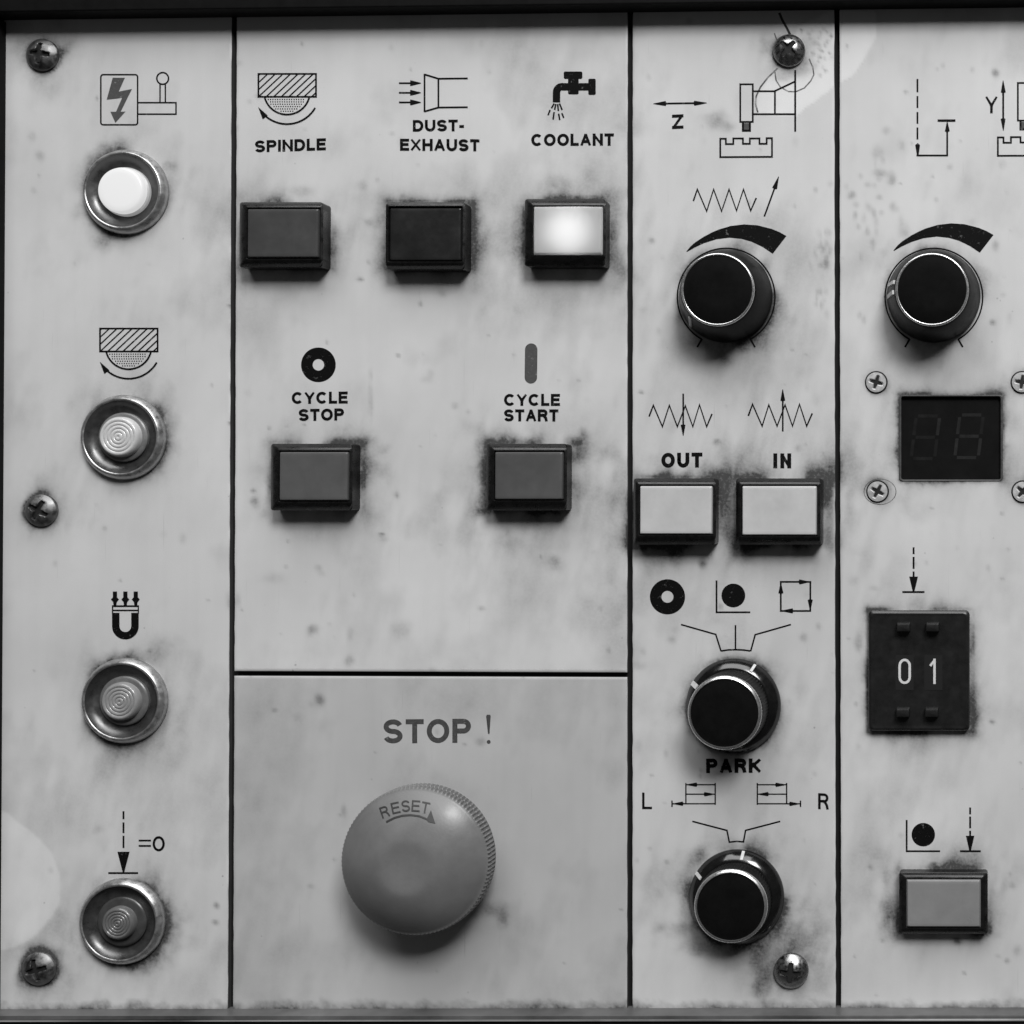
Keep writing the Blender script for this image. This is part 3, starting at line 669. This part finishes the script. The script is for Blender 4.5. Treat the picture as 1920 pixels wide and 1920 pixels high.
# scratches and the old repair by the upper screw
k = Ink(.2).line([(1458, 128), (1440, 145), (1426, 163), (1418, 180), (1416.5, 195), (1421, 211)], 2.7, square=False)
k.line([(1453, 135), (1455, 150), (1463, 163), (1478, 171.5), (1492, 172), (1508, 165), (1520, 152), (1526, 140), (1524, 126), (1517, 110)], 2.3, square=False)
k.line([(1452, 62), (1454, 68), (1457, 77)], 2.2, square=False).build('scratch', p_z, M_SCR)
Ink(.25).line([(1461, 24), (1467, 38), (1475, 52), (1482, 66)], 4.0, square=False).build('crack', p_z, M_SCRD)
# y plate
k = Ink()
for a, b in ((148, 173), (180, 202.5), (210, 232), (239, 261.5)): k.line([(1720.2, a), (1720.2, b)], 3, square=False)
k.poly([(1716, 272), (1720.5, 268), (1725, 272), (1722.4, 292), (1719.4, 292)]).line([(1720, 291.5), (1776, 291.5), (1776, 245)], 3).head((1776, 228), (1776, 246), 4.8).line([(1758, 226), (1791.5, 226)], 4, square=False)
k.build('retract_symbol', p_y)
k = Ink().text('Y', 1847.5, 1870.5, 212.5, 212.5, 32, 4.2).line([(1881, 170), (1881, 228)], 3.2, square=False).head((1880.8, 151), (1881, 173), 4.8).head((1881.3, 245), (1881, 223), 4.8).build('axis_arrow_symbol', p_y)
machine(p_y, 520.5, -2.5)
arrow_down(1713, [(1026, 1039), (1044, 1066.5), (1071.5, 1082)], 1109, 1081, 1692, 1733.5, 1110, 8.3).build('depth_arrow_symbol', p_y)
Ink().line([(1700, 1539), (1700, 1596), (1761, 1596)], 3).disc(1731.2, 1565, 22).build('dot_corner_symbol', p_y)
arrow_down(1819, [(1514, 1527), (1531, 1553), (1557.5, 1568)], 1595, 1567, 1800, 1839, 1596, 8).build('depth_arrow_symbol', p_y)
Ink(.2).line(arc(1650, 922, 30, 24, 0, 360, 40)[:-1], 1.2, True).build('scratch', p_y, M_SCR)

# ------------------------------------------------------------------ round pilot lamps
def pilot(px, py, label, lit, i, rtop):
    t = thing('pilot_lamp', label, 'indicator lamp', U(px, py), 'round pilot lamps')
    lathe('bezel', [(78, -1), (80, 3), (79.5, 9), (77.5, 15), (75, 19), (73, 22.5), (71.5, 24), (69.5, 23.8), (68, 22)], M_CHROME, t, 96, 50, cap_end=False)
    lathe('reflector_cup', [(68, 22), (66, 16), (60, 7), (52, 2), (40, 1), (0, 1)], M_CUP, t, 96, 60)
    c = lathe('lens_collar', [(46, 1), (46, 9), (44, 12), (41, 13), (rtop, 13)], M_LITC if lit else M_LENSB[i], t, 64, 40, cap_end=False)
    if lit: prof = [(43, 9), (43, 24), (41.5, 29), (39, 31.2), (30, 32.2), (0, 32.6)]
    else:
        prof = [(rtop+2, 10), (rtop+1.5, 24), (rtop-1, 28)]
        n = 5; st = (rtop-2)/n
        for q in range(n):
            r0 = rtop-2-q*st; prof += [(r0, 29.5), (r0-st*.35, 30.6), (r0-st*.7, 29.6), (r0-st*.86, 28.4)]
        prof += [(0, 28.9)]
    lathe('lens', prof, M_LIT if lit else M_LENS[i-1], t, 64, 60)
    return t
pilot(239, 361, 'lit white round lamp in metal bezel under the lightning bolt switch symbol', True, 0, 41)
pilot(235, 820, 'pale unlit round lamp in metal bezel, second from the top of the column', False, 1, 36)
pilot(237, 1313, 'grey unlit round lamp in metal bezel under the magnet symbol', False, 2, 34)
pilot(233, 1726, 'dark unlit round lamp in metal bezel under the =0 arrow symbol', False, 3, 29)

# ------------------------------------------------------------------ screws
def screw_mesh(name, R, dome, material, cross_r, cross_w, depth, edge):
    V, F = [], []
    nr, ns = 30, 112
    rows = []
    for i in range(nr+1):
        r = R*i/nr; row = []
        for k in range(ns if i else 1):
            a = 2*math.pi*k/ns; x, y = r*math.cos(a), r*math.sin(a)
            h = edge+dome*(1-(r/R)**2.4)
            m_ = min(abs(x), abs(y)); M_ = max(abs(x), abs(y))
            wd = cross_w*(1-.35*M_/cross_r)
            f = np.clip((wd-m_)/1.6+.5, 0, 1)*np.clip((cross_r-M_)/2.0+.5, 0, 1)
            f = max(f, np.clip((cross_w*1.25-math.hypot(x, y))/2+.5, 0, 1))
            h -= depth*f*(1-.4*M_/cross_r if M_ < cross_r else .6)
            row.append(len(V)); V.append((x*S, -h*SH, y*S))
        rows.append(row)
    row = []
    for k in range(ns):
        a = 2*math.pi*k/ns; row.append(len(V)); V.append((R*1.0*math.cos(a)*S, 2*S, R*math.sin(a)*S))
    rows.append(row)
    for a, b in zip(rows[:-1], rows[1:]):
        for k in range(ns):
            k2 = (k+1) % ns
            if len(a) == 1: F.append((a[0], b[k], b[k2]))
            else: F.append((a[k], b[k], b[k2], a[k2]))
    F = [tuple(reversed(f)) for f in F]
    me = bpy.data.meshes.new(name); me.from_pydata(V, [], F); me.update(); me.shade_smooth(); me.set_sharp_from_angle(angle=math.radians(55))
    me.materials.append(material); return me
def recess_mesh(cross_r, cross_w, h):
    k = Ink(); V, F = [], []
    for pts in ([(-cross_r, 0), (cross_r, 0)], [(0, -cross_r), (0, cross_r)]):
        v, f = ribbon(pts, cross_w*1.7); b = len(V); V += [(q[0]*S, -(h+len(V)*.01)*SH, q[1]*S) for q in v]; F += [tuple(i+b for i in g) for g in f]
    me = bpy.data.meshes.new('cross_shade'); me.from_pydata(V, [], F); me.update(); me.materials.append(M_RECESS); return me  # black cross laid inside the slot as its shade
SM_D = screw_mesh('screw_head', 30, 17, M_SCREW, 19, 5.0, 17, 7); SM_B = screw_mesh('screw_head', 30.5, 20, M_SCREWB, 17, 4.8, 18, 7)
SM_F = screw_mesh('screw_head', 18.6, 1.0, M_ZINC, 13, 3.9, 6, 5.2)
RM_P = recess_mesh(16, 5.0, 14.5); RM_F = recess_mesh(11.8, 4.2, 2.6)
V_, F_ = lathe_data([(18.4, 0.15), (21.5, 0.2)], 48, cap_end=False)
CS = bpy.data.meshes.new('countersink_gap'); CS.from_pydata(V_, [], F_); CS.materials.append(M_RECESS)
RM_B = recess_mesh(17, 5.6, 19.5)
def screw(px, py, me, rm, rot, label, group, scale=1.0, tilt=0.0):
    t = thing('panel_screw', label, 'screw', U(px, py), group)
    t.rotation_euler = (tilt, rot, tilt*.7); t.scale = (scale,)*3
    part('screw_head', me, None, t); part('cross_shade', rm, None, t)
    if me is SM_F: part('countersink_gap', CS, None, t)
screw(82, 104, SM_D, RM_P, .12, 'dark domed cross-head screw in the upper left corner', 'domed panel screws')
screw(80, 957, SM_D, RM_P, .5, 'dark domed cross-head screw beside the second round lamp', 'domed panel screws')
screw(76, 1815, SM_D, RM_P, -.25, 'greasy domed cross-head screw in the lower left corner', 'domed panel screws', 1.03)
screw(1480, 96, SM_B, RM_B, .75, 'shiny domed cross-head screw amid scratches at the top', 'domed panel screws')
screw(1484, 1819, SM_B, RM_B, .1, 'shiny domed cross-head screw below the lowest knob', 'domed panel screws', 1.06)
screw(1643, 717, SM_F, RM_F, .3, 'flat countersunk screw at the upper left of the dark display', 'countersunk display screws')
screw(1916, 717, SM_F, RM_F, .15, 'flat countersunk screw at the upper right of the dark display, cut by the edge', 'countersunk display screws')
screw(1645.5, 921.5, SM_F, RM_F, .5, 'flat countersunk screw at the lower left of the dark display, ringed by a scratch', 'countersunk display screws')
screw(1917.5, 922, SM_F, RM_F, .7, 'flat countersunk screw at the lower right of the dark display, cut by the edge', 'countersunk display screws')

# ------------------------------------------------------------------ rectangular push buttons
def button(front, cap, capmat, label, HH=62, lit=False, capH=None):
    """front: front-face box, cap: cap box, both as seen in the photograph"""
    x0, y0, x1, y1 = front
    a = U(x0, y0, HH*.72); b = U(x1, y1, HH*.72)
    cx, cz = (a.x+b.x)/2, (a.z+b.z)/2; hw, hh = (b.x-a.x)/2, (a.z-b.z)/2
    base = Vector((cx, 0, cz)); t = thing('push_button', label, 'push button', base, 'rectangular push buttons')
    ch = capH or HH+3
    ca = U(cap[0], cap[1], ch); cb = U(cap[2], cap[3], ch)
    ccx, ccz = (ca.x+cb.x)/2-cx, (ca.z+cb.z)/2-cz; cw, chh = (cb.x-ca.x)/2, (ca.z-cb.z)/2
    u = S
    iw, ih = cw+4.2*u, chh+4.2*u
    lv = [(0, 0, hw, hh, -1, 5*u), (0, 0, hw, hh, HH*.70, 5*u), (0, 0, hw-1*u, hh-1*u, HH*.73, 5*u),
          (ccx*.5, ccz*.5, (hw-1*u)*.45+(iw+6*u)*.55, (hh-1*u)*.45+(ih+6*u)*.55, HH*.86, 4*u), (ccx, ccz, iw+5.2*u, ih+5.2*u, HH-2.8, 3*u), (ccx, ccz, iw+1.9*u, ih+1.9*u, HH-.7, 3*u), (ccx, ccz, iw+1.4*u, ih+1.4*u, HH-.5, 2.5*u),
          (ccx, ccz, iw+.8*u, ih+.8*u, HH-.6, 2*u), (ccx, ccz, iw, ih, HH-2.5, 2*u), (ccx, ccz, iw-.2*u, ih-.2*u, 18, 2*u)]
    V, F = loft_rect_data(lv); obj('housing', V, F, M_HOUS, t, 32)
    V, F = loft_rect_data([(ccx, ccz, hw*.8, hh*.8, -3, 2*u)] if False else [(ccx, ccz, iw-.6*u, ih-.6*u, 40 if not lit else 57, 1*u), (ccx, ccz, cw+2.4*u, chh+2.4*u, ch-5, 2*u),
                           (ccx, ccz, cw+1.8*u, chh+1.8*u, ch-2.2, 2*u), (ccx, ccz, cw+.6*u, chh+.6*u, ch-.5, 2*u), (ccx, ccz, cw-1.5*u, chh-1.5*u, ch, 2*u), (ccx, ccz, cw-5*u, chh-5*u, ch+.02, 2*u)])
    if lit: F.append(tuple(reversed(range(20))))
    obj('cap', V, F, capmat, t, 30)
    if lit:
        o = lathe('bulb', [(36, 22), (40, 25), (37, 29), (20, 31), (0, 32)], M_BULB, t, 24, 180)
        for v in o.data.vertices: v.co.x += ccx; v.co.z += ccz
    return t
BT = M_CAPS
button((449, 379, 604, 501), (466, 394, 594, 480), BT['dark'], 'dark grey rectangular push button under SPINDLE')
button((724, 379, 871, 505), (733, 392, 862, 486), BT['black'], 'black smudged rectangular push button under DUST-EXHAUST', capH=60)
button((984, 373, 1134, 499), (1003, 390, 1125, 473), M_BACKLIT, 'glowing white rectangular push button under COOLANT', lit=True)
button((508, 832, 660, 957), (526, 850, 649, 936), BT['red'], 'grey rectangular push button under CYCLE STOP')
button((912, 832, 1062, 957), (930, 850, 1052, 934), BT['green'], 'grey rectangular push button under CYCLE START')
button((1188, 897, 1341, 1021), (1202, 914, 1332, 999), BT['white'], 'pale rectangular push button under OUT')
button((1380, 897, 1540, 1021), (1394, 914, 1528, 1001), BT['white'], 'pale rectangular push button under IN')
button((1686, 1636, 1852, 1751), (1703, 1653, 1835, 1736), BT['mid'], 'mid grey rectangular push button at the lower right under the dot symbol', HH=44)

# ------------------------------------------------------------------ rotary knobs
def mark_on(t, ang, p0, p1, wd, lift=2.0):
    """white pointer line on a knob flank from (radius, height) p0 to p1 at an angle (degrees, anticlockwise from right)"""
    a = math.radians(ang); c, s_ = math.cos(a), math.sin(a); V = []
    dr, dh = p1[0]-p0[0], p1[1]-p0[1]; l = math.hypot(dr, dh); nr, nh = (dh/l)*1, -dr/l
    if nh < 0: nr, nh = -nr, -nh
    for lf in (-1.5, lift):
        for (r, h) in (p0, p1):
            for sd in (-wd/2, wd/2):
                rr_, hh = r+nr*lf, h+nh*lf
                V.append(((rr_*c-sd*s_)*S, -hh*SH, (rr_*s_+sd*c)*S))
    F = [(4, 5, 7, 6), (0, 1, 5, 4), (2, 3, 7, 6), (0, 2, 6, 4), (1, 3, 7, 5), (0, 1, 3, 2)]
    obj('pointer_mark', V, F, M_WHITE, t)
def knob_smooth(px, py, H, label, marks):
    t = thing('rotary_knob', label, 'knob', U(px, py), 'rotary knobs')
    lathe('body', [(70, 0), (82, 1), (86.5, 3), (87.5, 8), (86.5, 16), (84, 30), (70, H-9), (67.5, H-4), (66.5, H-2)], M_KNOB, t, 128, 40)
    lathe('ring', [(66.8, H-3), (66.6, H), (65.4, H+2.2), (63.6, H+2.6), (62.4, H+1.6), (62, H-1)], M_RING, t, 128, 50, cap_end=False)
    lathe('cap', [(62.2, H), (61.5, H+.6), (30, H+.2), (0, H)], M_KCAP, t, 96, 60)
    for m_ in marks: mark_on(t, *m_)
def knob_skirted(px, py, H, label, marks):
    t = thing('rotary_knob', label, 'knob', U(px, py), 'rotary knobs')
    lathe('skirt', [(86, -1), (88.5, 2), (88.5, 8), (87, 13), (73, 32), (70, 33), (60, 33)], M_KSKIRT, t, 128, 40)
    te = {i: (72, 1.8) for i in (1, 2)}
    lathe('grip', [(69.5, 32), (69.5, 36), (68.5, H-6), (67, H-4), (62, H-3)], M_KNOB, t, 288, 40, teeth=te)
    lathe('ring', [(67, H-5), (67, H-1), (66.4, H+.2), (62.6, H+5.4), (61.6, H+5.6), (61.0, H+1)], M_RING, t, 128, 50, cap_end=False)
    lathe('cap', [(61.0, H+2.6), (60, H+3.2), (30, H+2.8), (0, H+2.6)], M_KCAP, t, 96, 60)
    for m_ in marks: mark_on(t, *m_)
fl = lambda h: 84-14*(h-30)/(106-30)
knob_smooth(1362, 556, 112, 'smooth black knob with pointer at lower left, under the resistor symbol', [(223, (fl(30)+.6, 30), (fl(100)+.6, 100), 6)])
knob_smooth(1751, 556, 112, 'smooth black knob with two white marks at its left, above the display', [(168, (fl(32)+.6, 32), (fl(104)+.6, 104), 7), (183, (fl(32)+.6, 32), (fl(104)+.6, 104), 7.5)])
knob_skirted(1376, 1323, 122, 'skirted black knob with bright rim above the word PARK', [(150, (87, 13), (74, 31), 9), (62, (87, 13), (74, 31), 5)])
knob_skirted(1382, 1681, 84, 'skirted black knob with bright rim, lowest in its column', [(148, (87, 13), (74, 31), 6), (81, (87, 13), (74, 31), 5.5)])

# ------------------------------------------------------------------ mushroom stop button
HC = (814, 1593)
HC = (812, 1594)
t = thing('mushroom_stop_button', 'large grey mushroom push button marked RESET, under STOP !', 'stop button', U(*HC))
lathe('neck', [(84, -1), (84, 6), (78, 8), (70, 12), (70, 60)], M_HOUS, t, 64, 40)
R0, H0, H1 = 133.0, 112.0, 176.0
RS = (R0*R0+(H1-H0)**2)/(2*(H1-H0))
def dome(r): return H1-RS+math.sqrt(max(0, RS*RS-r*r))
prof = [(72, 56), (126, 56), (134, 58), (137, 61), (138.5, 65), (138.5, 84), (135.5, 86), (135.5, 88), (138.5, 90), (138.5, 106), (137.6, 109), (136, 111), (R0, dome(R0)+.2)]
te = {4: (110, 4.2), 5: (110, 4.2), 8: (110, 4.2), 9: (110, 4.2), 10: (110, 3.0)}
for r in (130, 124, 115, 104, 92, 80, 68, 60): prof.append((r, dome(r)))
z0 = dome(60)
for r, dz in ((54, 2.0), (49, 3.1), (44, 3.5), (38, 3.4), (30, 2.9), (18, 2.3), (8, 2.0), (0, 1.95)): prof.append((r, z0+dz))
hd = lathe('head', prof, M_HEAD, t, 880, 40, teeth=te)
for v in hd.data.vertices: v.co.x *= .975; v.co.z *= .975
hb = U(*HC)
def on_dome(x, y, h):
    z = 140.0
    for _ in range(12):
        p = U(x, y, z); r = math.hypot(p.x-hb.x, p.z-hb.z)/S/.975; z = dome(min(r, 133))+.4+h
    return U(x, y, z)
k = Ink(1.3)
ac_ = (768, 1592); 
k2 = [(724, 1541), (740, 1533), (755, 1529), (770, 1528), (786, 1530), (803, 1537)]
k.line(k2, 3, square=False).poly([(808, 1519), (816, 1544), (802, 1540.5), (800, 1535.5)])
for ch, gx, gy, ga in (('R', 721, 1522, -19), ('E', 741.5, 1514.5, -12), ('S', 760.5, 1511, -5), ('E', 779.5, 1511, 4), ('T', 797.5, 1514, 11)):
    a = math.radians(ga); ex = np.array((math.cos(a), math.sin(a))); ey = np.array((-math.sin(a), math.cos(a)))
    for V, F in text_strokes(ch, 0, 15.5, 0, 0, 21, 2.4): k.add([tuple(np.array((gx, gy))+ex*(q[0]-7.7)+ey*(q[1]+10.5)) for q in V], F)
k.build('lettering', t, M_HINK, mapf=on_dome)

# ------------------------------------------------------------------ seven-segment display in its opening
t = thing('digital_display', 'dark recessed two digit display window, unlit', 'display', U(1783, 900))
bs = Vector(t.location)
def rect_px(x0, y0, x1, y1, h): return [U(x0, y0, h), U(x1, y0, h), U(x1, y1, h), U(x0, y1, h)]
V = []
FH = -9
V = [world(*pan(x, y), FH) for x, y in ((1680, 735), (1886, 735), (1886, 908), (1680, 908))]+[world(*pan(x, y), -16) for x, y in ((1680, 735), (1886, 735), (1886, 908), (1680, 908))]
# the filter stands inside the opening, a little smaller than it
V = [world(*pan(x, y), hh) for hh in (-16.2, FH) for x, y in ((1689.6, 743.6), (1876.4, 743.6), (1876.4, 899.4), (1689.6, 899.4))]
obj('filter', V, [(7, 6, 5, 4), (0, 1, 5, 4), (1, 2, 6, 5), (2, 3, 7, 6), (3, 0, 4, 7)], M_FILT, t, base=bs)
lv = []
dc = (U(1689, 743)+U(1877, 900))/2-bs; dw, dh = (U(1877, 900)-U(1689, 743)).x/2, (U(1689, 743)-U(1877, 900)).z/2
V, F = loft_rect_data([(dc.x, dc.z, dw+3.5*S, dh+2.5*S, -.5, 6*S), (dc.x, dc.z, dw+3.2*S, dh+2.2*S, 1.2, 6*S), (dc.x, dc.z, dw+1.5*S, dh+1.2*S, 2.0, 5*S), (dc.x, dc.z, dw-.5*S, dh-.4*S, 1.2, 4*S), (dc.x, dc.z, dw-1.2*S, dh-1*S, -9, 4*S)], cap=False)
obj('lip', V, F, mat('lip_plastic', .05, .5, var=.5, vscale=700), t, 40)
def digit(x, y, wd, hg, sl, strong):
    d = bpy.data.objects.new('digit', None); C.objects.link(d); d.parent = t; d.location = U(x, y, FH)-bs
    b0 = U(x, y, FH)
    w2, h2 = wd/2, hg/2; sw = 6
    segs = [((-w2+4, -h2), (w2-4, -h2)), ((-w2+4, 0), (w2-4, 0)), ((-w2+4, h2), (w2-4, h2)), ((-w2, -h2+4), (-w2, -4)), ((w2, -h2+4), (w2, -4)), ((-w2, 4), (-w2, h2-4)), ((w2, 4), (w2, h2-4))]
    for q, (a, b) in enumerate(segs):
        v, f = ribbon([a, b], sw)
        vv = [U(x+p[0]-sl*p[1], y+p[1], FH+.25+q*.02)-b0 for p in v]
        obj('segment', vv, f, M_SEG if q in strong else M_SEGF, d)
digit(1735, 820, 44, 80, .12, (4,)); digit(1817, 818, 44, 80, .12, (0, 1, 2, 3, 5, 6))

# ------------------------------------------------------------------ thumbwheel switch
a, b = U(1628, 1145, 22), U(1818, 1371, 22)
cx, cz, hw, hh = (a.x+b.x)/2, (a.z+b.z)/2, (b.x-a.x)/2, (a.z-b.z)/2
t = thing('thumbwheel_switch', 'black thumbwheel switch set to 01 with four small push tabs', 'thumbwheel switch', Vector((cx, 0, cz)))
tb = Vector((cx, 0, cz)); u = S
V, F = loft_rect_data([(0, 0, hw, hh, -1, 9*u), (0, 0, hw, hh, 16, 9*u), (0, -.3*u, hw-1.6*u, hh-1.8*u, 18.8, 9*u), (0, -.6*u, hw-3.8*u, hh-4.2*u, 21.6, 8*u), (0, 0, hw-5.5*u, hh-5.5*u, 22, 7*u), (0, 0, hw-7.5*u, hh-7.5*u, 21.2, 6*u), (0, 0, hw-12*u, hh-12*u, 21.2, 6*u)])
obj('housing', V, F, M_TW, t, 40)
for px, py in ((1694, 1176), (1748.5, 1176), (1693, 1336), (1747, 1336)):
    c = U(px, py, 36)-tb
    V, F = loft_rect_data([(c.x, c.z, 12.5*u, 9*u, 20.5, 2*u), (c.x, c.z, 12.5*u, 8.5*u, 36, 2*u), (c.x, c.z-.8*u, 11.6*u, 6.6*u, 42, 2*u), (c.x, c.z-1.2*u, 10.5*u, 5*u, 43, 2*u)])
    obj('push_tab', V, F, M_TW, t, 35)
for (x, s_, x0, x1) in ((1696, '0', 1684.5, 1708), (1750, '1', 1742.5, 1754.5)):
    o = obj('digit_wheel', [U(x-17+q, 1228+p, 21.6)-tb for q, p in ((0, 0), (34, 0), (34, 66), (0, 66))], [(3, 2, 1, 0)], mat('wheel_plastic', .0165, .4, spec=.3), t)
    k = Ink(21.9).text(s_, x0, x1, 1282.5, 1282.5, 47.5, 3.9)
    W_ = [tuple(U(*v)-tb) for v in k.V]
    obj('numeral', W_, k.F, M_DIG, o)
